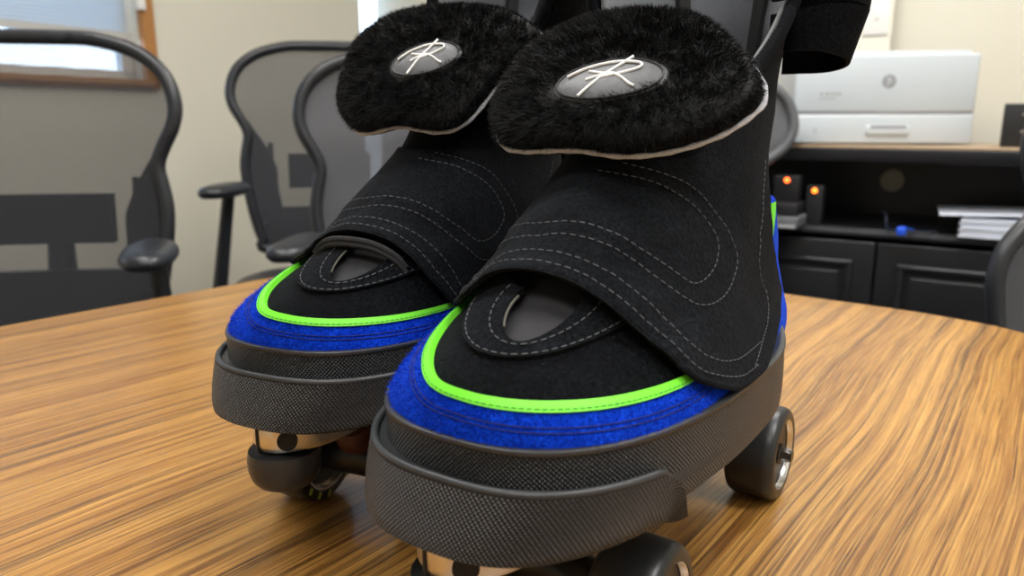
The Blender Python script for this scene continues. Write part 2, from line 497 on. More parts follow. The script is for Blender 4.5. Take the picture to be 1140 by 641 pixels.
    ths = [-PI + 2*PI*k/(nt_-1) for k in range(nt_)]
    mask = []
    for i in range(nz-1):
        r = []
        for j in range(nt_-1):
            tc, zc = (ths[j]+ths[j+1])/2, (zs[i]+zs[i+1])/2
            inh = ((tc-hc[0])/.235)**2 + ((zc-hc[1])/.0105)**2 < 1.15 and zc < .166
            r.append(not (opening(tc, zc) or inh))
        mask.append(r)
    mb = MB(); mb.grid([[B(t, z) for t in ths] for z in zs], mask=mask)
    up = mb.build('boot_upper', MT['suede'], root, angle=0)
    # grey padded lining
    zs2 = [.15 + .208*k/240 for k in range(241)]; th2 = [-PI + 2*PI*k/240 for k in range(241)]
    mk = [[not opening((th2[j]+th2[j+1])/2, (zs2[i]+zs2[i+1])/2, .06) and (zs2[i] > .2 or abs(th2[j]) > .6) for j in range(240)] for i in range(240)]
    mb = MB(); mb.grid([[B(t, z, -.0045 - .0012*math.sin(z*160)) for t in th2] for z in zs2], mask=mk, flip=True)
    mb.build('lining', MT['lining'], root, angle=0)
    for tt, wv in ((2.85, .11), (-2.3, .07)):
        mb = MB(); mb.shell([[B(tt-wv+2*wv*q/6, .20+.155*k/20, -.0085) for q in range(7)] for k in range(21)], [[B(tt-wv+2*wv*q/6, .20+.155*k/20, -.0055) for q in range(7)] for k in range(21)])
        mb.build('inner_webbing', MT['liner_strap'], root)
    # binding and edge of the shaft opening
    Rz = [(.222,.1),(.227,.65),(.237,1.2),(.262,1.60),(.29,1.98),(.36,2.35)] if open_r else [(.222,.1),(.228,.5),(.25,.9),(.36,1.1)]
    Lz = [(.222,.05),(.228,-.45),(.24,-.75),(.30,-.9),(.36,-1.0)]
    for tab, sg in ((Rz, 1), (Lz, -1)):
        f = interp if sg > 0 else sinterp
        zz = [.222 + .138*k/50 for k in range(51)]
        edge = [B(f(tab, z), z, -.0015) for z in zz]
        MB().tube(edge, .0036, n=10).build('collar_roll', MT['suede'], root)
        e2 = [B(f(tab, z)+sg*.03, z, -.0062) for z in zz]
        MB().tube(e2, .0015, n=8).build('collar_binding', MT['collar_binding'], root)
    # tongue under the throat opening
    mb = MB(); mb.grid([[B(-.25+fs+1.0*q/16, .140+.035*k/16, -.0042) for q in range(17)] for k in range(17)])
    mb.build('tongue', MT['greyleather'], root)
    # eyestay overlay: raised ring around the throat opening
    NP = 90; O = []; I_ = []
    phis = [PI*.86 + (2*PI - PI*.72)*k/(NP-1) for k in range(NP)]
    def eo(phi):
        c, s_ = math.cos(phi), math.sin(phi)
        a = .82 if c > 0 else .80
        b = .016
        r = (abs(c)**1.9 + abs(s_)**1.9)**(-1/1.9)
        return hc[0] + a*c*r, hc[1] + .0015 + b*s_*r + (.0035*max(0, c)**2)
    for lay in range(6):
        k = lay/5
        row = []
        for p in phis:
            a, b2 = hole_r(p), eo(p)
            row.append((a[0]+(b2[0]-a[0])*k, a[1]+(b2[1]-a[1])*k))
        O.append([B(t, z, .0022) for t, z in row]); I_.append([B(t, z, -.0008) for t, z in row])
    mb = MB(); mb.shell(O, I_); ey = mb.build('eyestay', MT['suede_flap'], root, angle=50)
    st = MB()
    def ringpts(k, off):
        r = []
        for p in phis[2:-2]:
            a, b2 = hole_r(p), eo(p); r.append(B(a[0]+(b2[0]-a[0])*k, a[1]+(b2[1]-a[1])*k, off))
        return r
    stitches(st, ringpts(.22, .0024)); stitches(st, ringpts(.86, .0024)); st.build('stitching', MT['stitch'], ey)
    # pale cut edge inside the hole
    mb = MB(); mb.tube([B(*hole_r(p), .0006) for p in phis[4:26]], .0006, n=6); mb.build('hole_edge', MT['cut_edge'], ey)
    if lace:
        c = [B(t, z, o) for t, z, o in ((-.42+fs,.1545,.002),(-.30+fs,.1582,.0045),(-.05+fs,.1602,.006),(.25+fs,.1592,.006),(.50+fs,.1550,.0045),(.68+fs,.1500,.002))]
        c = spline(c, 8); mb = MB()
        for d in (-.0013, .0013): mb.tube([p + np.array([0,0,d]) for p in c], .0016, n=8)
        mb.build('elastic_lace', MT['elastic'], root)
    # blue toe cap
    zg = lambda t: sinterp(GREEN, t)
    def patch(t0, t1, nt, lo, hi, nz, off, thick, name, mat, uvs=None, edge=.0):
        O = []; I = []
        for k in range(nz):
            r = []; q = []
            for j in range(nt):
                t = t0+(t1-t0)*j/(nt-1); z = lo(t)+(hi(t)-lo(t))*k/(nz-1)
                f = off
                r.append(B(t, z, f)); q.append(B(t, z, off-thick))
            O.append(r); I.append(q)
        mb = MB(); mb.shell(O, I)
        return mb.build(name, mat, root, angle=50)
    tc = patch(-1.9, 1.9, 150, lambda t: .1172, lambda t: zg(t)-.0015, 14, .0014, .0022, 'toe_cap', MT['blue'])
    gr = patch(-1.75, 1.75, 150, lambda t: zg(t)-.0030, zg, 4, .0026, .003, 'piping', MT['green'])
    st = MB(); stitches(st, [B(-1.6+3.2*k/200, zg(-1.6+3.2*k/200)-.0022, .0028) for k in range(201)], .0018, .0008, .00026); st.build('piping_stitching', MT['greenst'], gr)
    st = MB(); st.tube([B(-1.3+2.8*k/160, zg(-1.3+2.8*k/160)-.0070, .00175) for k in range(161)], .0003, n=5)
    st.tube([B(-1.3+2.8*k/160, zg(-1.3+2.8*k/160)-.0085, .00175) for k in range(161)], .0003, n=5)
    st.build('toe_stitching', plain_once('navy_thread', (.002,.012,.16), .8), tc)
    # suede fuzz on the cap
    fz = MB()
    for _ in range(9000):
        t = rnd.uniform(-1.5, 1.6); z = .118 + (zg(t)-.0018-.118)*rnd.random()**.9
        p = B(t, z, .0015); n = B(t, z, .0115)-p; n /= np.linalg.norm(n)
        d = n*.0011*rnd.uniform(.6, 1.5) + np.array([rnd.gauss(0,.0006), rnd.gauss(0,.0006), rnd.gauss(-.0002,.0006)])
        w = np.array([rnd.gauss(0,1), rnd.gauss(0,1), rnd.gauss(0,1)]); w = np.cross(w, d); w *= .00014/max(np.linalg.norm(w), 1e-9)
        fz.add([p-w, p+w, p+d], [(0,1,2)])
    fz.build('suede_nap', MT['blue'], tc, smooth=False)
    # blue heel counter with its lime edge
    for s_ in (1, -1):
        mb = MB(); O = []; I = []
        for k in range(30):
            z = .113 + (.182-.113)*k/29
            ta = interp([(.113,1.78),(.14,1.86),(.15,1.90),(.17,1.93),(.184,1.97)], z)
            O.append([B(s_*(ta+(PI-ta)*q/12), z, .0022) for q in range(13)]); I.append([B(s_*(ta+(PI-ta)*q/12), z, -.0005) for q in range(13)])
        if s_ < 0: O = [r[::-1] for r in O]; I = [r[::-1] for r in I]
        mb.shell(O, I); hp = mb.build('heel_counter', MT['blue'], root)
        mb = MB()
        tt = [(.113+.069*k/29) for k in range(30)]
        O = [[B(s_*(interp([(.113,1.78),(.14,1.86),(.15,1.90),(.17,1.93),(.184,1.97)], z)+d), z, .0032) for d in (-.05,.0,.05)] for z in tt]
        I = [[B(s_*(interp([(.113,1.78),(.14,1.86),(.15,1.90),(.17,1.93),(.184,1.97)], z)+d), z, .0) for d in (-.05,.0,.05)] for z in tt]
        if s_ < 0: O = [r[::-1] for r in O]; I = [r[::-1] for r in I]
        mb.shell(O, I); mb.build('heel_piping', MT['green'], root)
    # --- instep panel (wide flap across the instep)
    zf = lambda t: sinterp(FLAP, t-fs)
    th_l, th_r = -1.75, 1.72
    O = []; I = []; M_, K_ = 40, 150
    def warp(t, kk): return t + interp(FEDGE, kk)*max(0, t/th_r)**6
    def kof(t, z):
        tq = min(1, max(0, (t-.75)/.6)); zt = .2085 + .026*tq*tq*(3-2*tq); zl = zf(t)
        return max(0, min(1, (z-zl)/(zt-zl)))
    def flap_off(t, z, zl):
        e = max(0, 1-(z-zl)/.014)
        lift = .0042*math.exp(-((t-.2-fs)/.62)**2)*e + .0012*e
        if t-fs < -.35: e = 0; lift *= max(0, 1+(t-fs+.35)*3)
        wr = .0008*noise.noise(Vector((t*3.1+seed, z*60, 0))) + .0005*noise.noise(Vector((t*9, z*200, 3+seed)))
        top = min(1, max(0, (z-.175)/.035))
        return (.0062 + lift + wr)*(1-.75*top)
    def flap_pt(t, dz, extra=0):
        zl = zf(t); z = zl + dz
        return B(warp(t, kof(t, z)), z, flap_off(t, z, zl) + extra)
    for k in range(M_):
        r = []; q = []
        for j in range(K_):
            t = th_l+(th_r-th_l)*j/(K_-1)
            kk = k/(M_-1); tq = min(1, max(0, (t-.75)/.6)); zt = .2085 + .026*tq*tq*(3-2*tq)
            zl = zf(t)
            tt = warp(t, kk)
            z = zl+(zt-zl)*kk
            o = flap_off(t, z, zl); rnde = .0008*max(0, 1-k/1.5)
            r.append(B(tt, z, o-rnde)); q.append(B(tt, z + (.0006 if k == 0 else 0), o-.0032+rnde*.6))
        O.append(r); I.append(q)
    mb = MB(); mb.shell(O, I); fl = mb.build('instep_flap', MT['suede_flap'], root, angle=60)
    st = MB()
    for dz in (.0032, .0078):
        stitches(st, [flap_pt(-1.6+3.2*k/260, dz*(1 if True else 1), .0002) for k in range(261)])
    def onflap(t, z):
        return B(warp(t, kof(t, z)), z, flap_off(t, z, zf(t))+.0002)
    for L in (LOOP1, LOOP2):
        stitches(st, [onflap(p[0]+fs*.8, p[1]) for p in spline([(a, b, 0) for a, b in L], 14)])
    stitches(st, [B((1.72-.09)+interp(FEDGE, k/60)*((1.72-.09)/1.72)**6, zf(1.63)+.004+(.2085-.004-zf(1.63))*k/60, flap_off(1.63, zf(1.63)+.09*k/60, zf(1.63))+.0003) for k in range(61)])
    st.build('stitching', MT['stitch'], fl)
    # underside rib where the flap edge folds
    mb = MB(); mb.tube([flap_pt(-1.7+3.4*k/160, .0009, -.0016) for k in range(161)], .0014, n=8); mb.build('flap_edge', MT['suede_flap'], fl)
    # --- folded tongue with fur lining
    a_ = math.radians(al); P0 = np.array([.165, 0, .207])
    e1 = np.array([0,1.,0]); e2 = np.array([-math.cos(a_), 0, math.sin(a_)]); nn = np.array([math.sin(a_), 0, math.cos(a_)])
    out = cr_fur(outline, 120); cen = np.array([out[:,0].mean(), (out[:,1].min()+out[:,1].max())/2])
    vmax = out[:,1].max(); vmin = out[:,1].min()
    def dome_of(r, u, v): return -.001 + .0065*math.sqrt(max(0, 1-r**3.2)) - .005*((u-cen[0])/.06)**2 - .022*max(0, v-.7)
    def fp(r, q, lift=0.0):
        k = q*len(out)/(2*PI); i = int(k) % len(out); f = k-int(k)
        o = out[i]*(1-f)+out[(i+1) % len(out)]*f
        uv = cen + (o-cen)*r
        v = (uv[1]-vmin)/(vmax-vmin)
        dome = dome_of(r, uv[0], v)
        return P0 + e1*uv[0] + e2*uv[1] + nn*(dome+lift)
    NQ = 120
    G = [[fp(r, 2*PI*q/NQ, .0045) for q in range(NQ)] for r in (.02,.2,.4,.6,.75,.86,.93,.975,1.0)]
    G += [[fp(1.0, 2*PI*q/NQ, dz) for q in range(NQ)] for dz in (.001,-.004)] + [[fp(r, 2*PI*q/NQ, -.006) - nn*.0065*math.sqrt(max(0,1-r**3.2)) for q in range(NQ)] for r in (.96,.7,.3,.02)]
    mb = MB(); mb.loft([[p for p in r] for r in G]); ft = mb.build('folded_tongue', MT['fur'], root, angle=60)
    # strip joining the folded tongue to the inside of the boot
    mb = MB(); top = P0 + e2*(vmax*.86)
    O = []; I = []
    for k in range(14):
        kk = k/13
        row = []; row2 = []
        for j in range(15):
            y = cen[0] + (-.030+.060*j/14)
            c0 = top + nn*(-.006); c2 = np.array([.085, 0, .205]); c1 = np.array([top[0]-.035, 0, top[2]+.004])
            p = c0*(1-kk)**2 + c1*2*kk*(1-kk) + c2*kk*kk
            yy = y*(1-kk*.5) + lean*.08
            row.append((p[0], yy, p[2])); row2.append((p[0]-.004, yy, p[2]-.003))
        O.append(row); I.append(row2)
    mb.shell(O, I); mb.build('tongue_strip', MT['suede'], ft)
    # leather logo patch set in the fur
    pc = np.array(patch_c); cr, sr = math.cos(patch_rot), math.sin(patch_rot)
    def pp(x, y):          # patch coordinates -1..1
        u = pc + np.array([x*patch_r[0]*cr - y*patch_r[1]*sr, x*patch_r[0]*sr + y*patch_r[1]*cr]); return u
    def on(u, lift):
        d = u-cen; ang = math.atan2(d[1], d[0]); L = np.linalg.norm(d)
        # radius fraction by nearest outline direction
        oa = np.arctan2(out[:,1]-cen[1], out[:,0]-cen[0]); k = int(np.argmin(np.abs(np.angle(np.exp(1j*(oa-ang))))))
        r = min(1, L/np.linalg.norm(out[k]-cen)); v = (u[1]-vmin)/(vmax-vmin)
        dome = dome_of(r, u[0], v)
        return P0 + e1*u[0] + e2*u[1] + nn*(dome+lift)
    base = .0047
    G = [[on(pp(r*math.cos(2*PI*q/56), r*math.sin(2*PI*q/56)), base + l) for q in range(56)] for r, l in ((.02,.0022),(.3,.002),(.6,.0017),(.85,.0010),(.97,0),(1.0,-.002),(1.0,-.0085))]
    pt = MB().loft(G).build('logo_patch', MT['patch'], ft, angle=60)
    MB().tube([on(pp(.90*math.cos(2*PI*q/56), .90*math.sin(2*PI*q/56)), base+.0009) for q in range(56)], .0006, n=6, closed=True).build('patch_rim', MT['darkleather'], pt)
    lg = MB()
    S_ = [[(-.72,.22),(-.40,.52),(0,.66),(.30,.62),(.52,.48),(.50,.28),(.28,.12),(.02,.02),(-.10,-.02)],
          [(.36,.86),(.16,.48),(-.08,.06),(-.26,-.36),(-.42,-.78)],
          [(-.34,.34),(-.12,.18),(.10,.10)], [(-.36,-.06),(-.14,.06),(.10,.12)],
          [(.08,.12),(.24,-.10),(.40,-.42),(.50,-.56)]]
    for s_ in S_:
        lg.tube([on(pp(x, y), base+.0021) for x, y, _z in spline([(a, b, 0) for a, b in s_], 6)], .00062, n=6)
    lg.build('logo_print', MT['white'], pt)
    # fur
    V = []; F = []
    def strand(p, d, L, w, side):
        m = p + d*L*.5 + np.array([0,0,-.0006]); t = p + d*L + np.array([0,0,-.0022])*(L/.008)
        s0 = side*w
        k = len(V); V.extend([p-s0, p+s0, m+s0*.8, m-s0*.8, t]); F.extend([(k,k+1,k+2,k+3),(k+3,k+2,k+4)])
    rs = np.random.RandomState(seed)
    NS = 42000
    for _ in range(NS):
        r = math.sqrt(rs.rand()); q = rs.rand()*2*PI; rr = r*1.0
        p = fp(rr, q, .003 if r < .93 else .001)
        u = np.array([(p-P0)@e1, (p-P0)@e2]); d = u-pc
        x = (d[0]*cr + d[1]*sr)/patch_r[0]; y = (-d[0]*sr + d[1]*cr)/patch_r[1]
        k_ = x*x+y*y
        if k_ < .96 and not (y < -.30 and x > -.55 + .3*rs.rand() and y < -.45 + .55*x): continue
        if k_ < .60: continue
        radial = (e1*(u[0]-cen[0]) + e2*(u[1]-cen[1])); ln = np.linalg.norm(radial); radial = radial/max(ln, 1e-6)
        # clumping field
        c1 = noise.noise(Vector((u[0]*130, u[1]*130, seed))); c2 = noise.noise(Vector((u[0]*130+9, u[1]*130, seed+5)))
        c3 = noise.noise(Vector((u[0]*350, u[1]*350, seed+2)))
        d = nn*(.75 + .2*c3) + radial*(.15+.95*r**4) + e1*(c1*.9) + e2*(c2*.9) + rs.normal(0, .22, 3)
        d /= np.linalg.norm(d)
        if k_ < 1.7:        # lie over the patch only along its lower right edge
            away = (e1*(u[0]-pc[0])+e2*(u[1]-pc[1])); away /= np.linalg.norm(away)
            if x > 0 and y < .1 : d = d*.7 - away*.25 + nn*.5
            else: d = d*.9 + away*.2
            d /= np.linalg.norm(d)
        side = np.cross(d, rs.normal(0, 1, 3)); side /= np.linalg.norm(side)
        L = (.0075 if k_ > 1.7 else .0065)*rs.uniform(.6, 1.15)*(1-.35*r**6)
        strand(p, d, L, .00013, side)
    for _ in range(9000):
        q = rs.rand()*2*PI; p = fp(rs.uniform(.95, 1.0), q, rs.uniform(.0005, .0045))
        c_ = P0 + e1*cen[0] + e2*cen[1]; radial = p-c_; radial -= nn*(radial@nn); radial /= np.linalg.norm(radial)
        d = radial*.8 + nn*.55 + np.array([0,0,-.35]) + rs.normal(0, .3, 3); d /= np.linalg.norm(d)
        side = np.cross(d, rs.normal(0, 1, 3)); side /= np.linalg.norm(side)
        strand(p, d, .0038*rs.uniform(.6, 1.15), .00013, side)
    mb = MB(); mb.add(V, F); fr = mb.build('fur_lining', MT['fur'], ft, smooth=False)
    # pale binding along the tongue rim
    b0, b1 = bind
    n_ = len(out); i0, i1 = int(b0*n_), int(b1*n_)
    pts = [fp(1.022, 2*PI*(k % n_)/n_, -.0012) for k in range(i0, i1+1)]
    MB().tube(pts, [.0006]+[.0011 + .0002*math.sin(k*1.7) for k in range(len(pts)-2)]+[.0006], n=8).build('tongue_binding', MT['binding'], ft)
    # --- loose velcro straps looping off the shaft
    if straps:
        for (z0, ext, tilt, hgt, y0) in ((.2615,.030,.36,.0195,.040),(.2875,.037,.10,.030,.040)):
            O = []; I = []
            prof = spline([(.010,y0-.008,0),(.014,y0+.010,0),(.010,y0+ext*.70,0),(-.002,y0+ext,0),(-.014,y0+ext*.99,0),(-.026,y0+ext*.75,0),(-.034,y0+.010,0),(-.036,y0-.012,0)], 8)
            for k in range(9):
                kk = k/8; sh = tilt*hgt*kk
                r = []; q = []
                for i, p in enumerate(prof):
                    f = max(0, (p[1]-y0)/ext)
                    r.append((p[0], p[1]+sh*f + lean*.12, z0+hgt*kk + .006*f*(kk-.2) - .20*max(0, .012-p[0])))
                    c = np.array([-.012, y0+ext*.4]); d = np.array([p[0], p[1]])-c; d /= np.linalg.norm(d)
                    q.append((p[0]-d[0]*.0022, p[1]-d[1]*.0022+sh*f + lean*.12, z0+hgt*kk + .006*f*(kk-.2) - .20*max(0, .012-p[0])))
                O.append(r); I.append(q)
            MB().shell(O, I).build('ankle_strap', MT['suede'], root, angle=50)
    return root

_once = {}
def plain_once(name, col, rough):
    if name not in _once: _once[name] = plain(name, col, rough)
    return _once[name]

A_OUT = [(-47,17),(-33,11),(-5,11),(16,9),(34,13),(50,23),(60,36),(63,46),(58,58),(45,72),(27,90),(7,98),(-17,101),(-40,96),(-57,76),(-62,52),(-59,34)]
B_OUT = [(-38,42),(-29,29),(-12,17),(11,21),(37,18),(51,26),(61,50),(71,70),(78,86),(66,98),(46,108),(10,112),(-27,108),(-42,88),(-43,63)]
mm = lambda L: [(a/1000, b/1000) for a, b in L]
make_skate((.1177,.4533), 33.42, 'black and blue roller skate, nearer of the pair, with loose strap loops on its shaft', 0.0,
           mm(A_OUT), (.0030,.0395), (.0265,.0125), .12, 45, (.92,1.48), False, -1, seed=3)
make_skate((-.012,.577), 24.0, 'black and blue roller skate, farther one on the left, elastic band across its instep opening', .14,
           mm(B_OUT), (.0205,.058), (.0225,.0125), .25, 52, (.0,.62), True, 1, open_r=False, straps=False, seed=11)
# ------------------------------------------------------------------ conference table
m, nt, b = new_mat('oak_laminate')
tc = N(nt, 'ShaderNodeTexCoord'); mp = N(nt, 'ShaderNodeMapping')
mp.inputs['Rotation'].default_value = (0, 0, math.radians(-(90-37)))
nt.links.new(tc.outputs['Object'], mp.inputs[0])
# gentle wandering of the grain
wn = N(nt, 'ShaderNodeTexNoise'); wn.inputs['Scale'].default_value = 1.6; wn.inputs['Detail'].default_value = 2; nt.links.new(mp.outputs[0], wn.inputs['Vector'])
va = N(nt, 'ShaderNodeVectorMath', operation='MULTIPLY_ADD'); nt.links.new(wn.outputs['Color'], va.inputs[0]); va.inputs[1].default_value = (.0,.055,0); nt.links.new(mp.outputs[0], va.inputs[2])
def stretched(sx, sy, scale, det, rough=.55, dist=0.0):
    q = N(nt, 'ShaderNodeMapping'); q.inputs['Scale'].default_value = (sx, sy, 1); nt.links.new(va.outputs[0], q.inputs[0])
    return tex_noise(nt, scale, det, rough, q.outputs[0], dist)
bands = stretched(.5, 32, 1.6, 4, .6)
mid = stretched(.8, 100, 2.2, 5, .65)
fine = stretched(5, 300, 2.4, 4, .7)
pores = stretched(8, 380, 2.0, 2, .5)
veins = stretched(.45, 55, 2.0, 4, .6, .1)
c = mixrgb(nt, ramp(nt, bands, [(.30, 0), (.70, 1)]), (.24,.100,.020), (.475,.245,.058))
c = mixrgb(nt, math_(nt, 'MULTIPLY', ramp(nt, mid, [(.40, 1), (.56, 0)]), .72), c, (.15,.05,.009))
c = mixrgb(nt, math_(nt, 'MULTIPLY', ramp(nt, veins, [(.37, 1), (.43, 0)]), .88), c, (.055,.02,.006))
veins2 = stretched(.35, 135, 2.0, 4, .6, .1)
c = mixrgb(nt, math_(nt, 'MULTIPLY', ramp(nt, veins2, [(.38, 1), (.44, 0)]), .75), c, (.075,.028,.007))
c = mixrgb(nt, math_(nt, 'MULTIPLY', ramp(nt, fine, [(.45, 0), (.70, 1)]), .55), c, (.70,.41,.11))
c = mixrgb(nt, math_(nt, 'MULTIPLY', ramp(nt, pores, [(.30, 1), (.40, 0)]), .60), c, (.06,.022,.006))
nt.links.new(c, b.inputs['Base Color'])
b.inputs['Roughness'].default_value = .31; b.inputs['Specular IOR Level'].default_value = .55
bump(nt, b, fine, .12, .0004)
MT['oak'] = m
MT['edge'] = plain('table_edge_band', (.30,.13,.04), .4)
MT['tleg'] = plain('table_pedestal', (.25,.11,.035), .45, nscale=20, nstr=.05)

bd = [(-.60,.79),(-.455,.97),(-.313,1.147),(-.18,1.315),(-.10,1.385),(-.02,1.375),(.10,1.25),(.22,1.125),(.363,.990),(.475,.901),(.525,.850),(.556,.805),(.558,.755),(.535,.55),(.50,.20),(.40,-.25),(.15,-.80),(-.05,-1.0),(-.35,-1.02),(-.72,-.80),(-.98,-.35),(-1.02,.0),(-.90,.35),(-.76,.58)]
bp = [(p[0], p[1]) for p in spline([(x, y, 0) for x, y in bd], 10, closed=True)]
cx = sum(p[0] for p in bp)/len(bp); cy = sum(p[1] for p in bp)/len(bp)
def ring(ins, z):
    r = []
    n = len(bp)
    for i in range(n):
        a = Vector(bp[i-1]); q = Vector(bp[(i+1) % n]); t = (q-a).normalized(); nr = Vector((t.y, -t.x))
        if (Vector(bp[i])-Vector((cx,cy))).dot(nr) < 0: nr = -nr
        p = Vector(bp[i]) - nr*ins
        r.append((p.x-cx, p.y-cy, z))
    return r
tab = empty('conference_table', (cx, cy, 0), 0, 'large wood-grain conference table with rounded corners under the skates', 'table')
mb = MB(); mb.loft([ring(.006, -.030+TZ), ring(.001,-.027+TZ), ring(0,-.020+TZ), ring(0,-.006+TZ), ring(.0015,-.0015+TZ), ring(.005,TZ-.0002), ring(.006, TZ)])
mb.build('tabletop', MT['oak'], tab, angle=60)
mb = MB(); mb.tube([Vector(p) + Vector((0,0,0)) for p in ring(.0012, TZ-.0105)], .0042, n=8, closed=True); mb.build('edge_band', MT['edge'], tab)
for yy in (-.45, .45):
    mb = MB(); mb.box((yy*.35, yy, .36), (.34,.14,.69), rz=-.5, bev=.02); mb.box((yy*.35, yy, .03), (.55,.30,.06), rz=-.5, bev=.015)
    mb.build('pedestal', MT['tleg'], tab)

# ------------------------------------------------------------------ office chairs
def mesh_fabric(name, col, alpha):
    m, nt, b = new_mat(name)
    b.inputs['Base Color'].default_value = (*col, 1); b.inputs['Roughness'].default_value = .6
    tc = N(nt, 'ShaderNodeTexCoord'); sp = N(nt, 'ShaderNodeSeparateXYZ'); nt.links.new(tc.outputs['UV'], sp.inputs[0])
    rows = math_(nt, 'SINE', math_(nt, 'MULTIPLY', sp.outputs[1], 2*PI/.0042))
    cols = math_(nt, 'SINE', math_(nt, 'MULTIPLY', sp.outputs[0], 2*PI/.0030))
    f = math_(nt, 'ADD', math_(nt, 'MULTIPLY', rows, .18), math_(nt, 'MULTIPLY', cols, .08))
    f = math_(nt, 'ADD', f, alpha); f.node.use_clamp = True
    tr = N(nt, 'ShaderNodeBsdfTransparent'); mx = N(nt, 'ShaderNodeMixShader')
    nt.links.new(f, mx.inputs[0]); nt.links.new(tr.outputs[0], mx.inputs[1]); nt.links.new(b.outputs[0], mx.inputs[2])
    nt.links.new(mx.outputs[0], nt.nodes['Material Output'].inputs[0])
    return m
MT['mesh'] = mesh_fabric('chair_mesh', (.030,.032,.040), .70)
MT['mesh_dense'] = mesh_fabric('chair_mesh_dense', (.075,.078,.09), .97)
MT['frame'] = plain('chair_plastic', (.016,.018,.023), .34, nscale=300, nstr=.04)
MT['frame_grey'] = plain('chair_grey_plastic', (.10,.105,.115), .35)
MT['seat'] = plain('seat_leatherette', (.014,.015,.019), .42, nscale=120, nstr=.15)
MT['lumbar'] = plain('lumbar_foam', (.012,.013,.017), .7)
MT['chrome'] = plain('chair_cylinder', (.3,.3,.3), .3, .9)
OUT = [(1.135,.0),(1.132,.08),(1.125,.135),(1.108,.19),(1.08,.232),(1.045,.257),(1.00,.268),(.96,.261),(.925,.243),(.895,.229),(.87,.226),(.84,.232),(.80,.238),(.76,.237),(.70,.229),(.64,.218),(.58,.20),(.545,.17),(.53,.0)]
def make_chair(loc, rz, label, sc=1.0, mat_frame='frame', mat_mesh='mesh', waist=0.0, dz=0.0, wing=True, low=0.0, arms=True, armz=.07, arml=.24, high=0.0):
    root = empty('office_chair', (loc[0], loc[1], 0), rz, label, 'chair', 'mesh-backed office chairs around the conference table')
    def yb(u, v): return .235 + .05*math.sin((v-.55)*2.6) - .35*u*u + .10*max(0, v-.95)
    def P(u, v, d=0.0): return (u*sc, (yb(u, v)+d)*sc, v*sc + dz)
    right = [(w - waist*math.exp(-((v-.885)/.05)**2) - low*min(1, max(0, (.93-v)/.06)) - high*min(1, max(0, (v-.83)/.06)), v) for v, w in OUT[1:-1]]
    loop = right + [(-u, v) for u, v in right[::-1]]
    L = [P(p[0], p[1]) for p in spline([(u, v, 0) for u, v in loop], 6, closed=True)]
    MB().tube(L, .0145*sc, n=12, closed=True).build('back_frame', MT[mat_frame], root)
    wtab = sorted([(v, w - waist*math.exp(-((v-.885)/.05)**2) - low*min(1, max(0, (.93-v)/.06)) - high*min(1, max(0, (v-.83)/.06))) for v, w in OUT])
    G = []; U = []
    for k in range(49):
        v = .533 + (1.130-.533)*k/48; w = max(.02, sinterp(wtab, v)) if k not in (0, 48) else .12
        G.append([P(w*(-1+2*j/24), v, .004) for j in range(25)]); U.append([(w*(-1+2*j/24), v) for j in range(25)])
    MB().grid(G, uv=U).build('back_mesh', MT[mat_mesh], root)
    if wing:
        for s in (-1, 1):
            w = MB(); O = []; I = []
            for k in range(22):
                v = .56 + .36*k/21; ww = sinterp(wtab, v)-.008
                inn = interp([(.56,.10),(.64,.135),(.72,.150),(.78,.150),(.84,.175),(.92,.226)], v)
                O.append([P(s*(inn+(ww-inn)*j/6), v, .016) for j in range(7)]); I.append([P(s*(inn+(ww-inn)*j/6), v, .008) for j in range(7)])
            w.shell(O, I).build('side_wing', MT['frame'], root)
        lb = MB(); G = []
        O = [[P(-.12+.24*j/14, .722+.10*k/6, .045) for j in range(15)] for k in range(7)]
        I = [[P(-.12+.24*j/14, .722+.10*k/6, .018) for j in range(15)] for k in range(7)]
        lb.shell(O, I).build('lumbar_pad', MT['lumbar'], root, angle=60)
        lp = MB()
        lp.shell([[P(-.205+.41*j/14, .552+.115*k/6, .030) for j in range(15)] for k in range(7)], [[P(-.205+.41*j/14, .552+.115*k/6, .012) for j in range(15)] for k in range(7)])
        lp.build('lower_panel', MT['frame'], root, angle=60)
        MB().tube([P(-.17,.855,.03), P(-.17,.70,.03)], .008*sc, n=8).build('lumbar_slider', MT['frame'], root)
        MB().tube([P(.17,.855,.03), P(.17,.70,.03)], .008*sc, n=8).build('lumbar_slider', MT['frame'], root)
    sp = MB(); sp.tube([P(0,.80,.06), P(0,.62,.06), (0, .20*sc, .44*sc+dz), (0, .02*sc, .41*sc+dz)], [.022*sc,.03*sc,.034*sc,.034*sc], n=14)
    sp.tube([P(-.20,.62,.02), P(-.08,.60,.055), P(.08,.60,.055), P(.20,.62,.02)], .018*sc, n=10)
    sp.build('back_support', MT['frame'], root)
    # seat
    R = []
    def seat_ring(d, z):
        pts = []
        for q in range(48):
            a = 2*PI*q/48; c, s = math.cos(a), math.sin(a); n = 3.4
            r = (abs(c)**n+abs(s)**n)**(-1/n)
            x = (.255-d)*c*r; y = -.035+(.25-d)*s*r
            pts.append((x*sc, y*sc, (z - .03*max(0, -(y+.18))/.1)*sc+dz))
        return pts
    R = [seat_ring(.05,.425), seat_ring(.01,.432), seat_ring(0,.45), seat_ring(.004,.475), seat_ring(.02,.493), seat_ring(.05,.503), seat_ring(.12,.508), seat_ring(.22,.506)]
    MB().loft(R).build('seat', MT['seat'], root, angle=60)
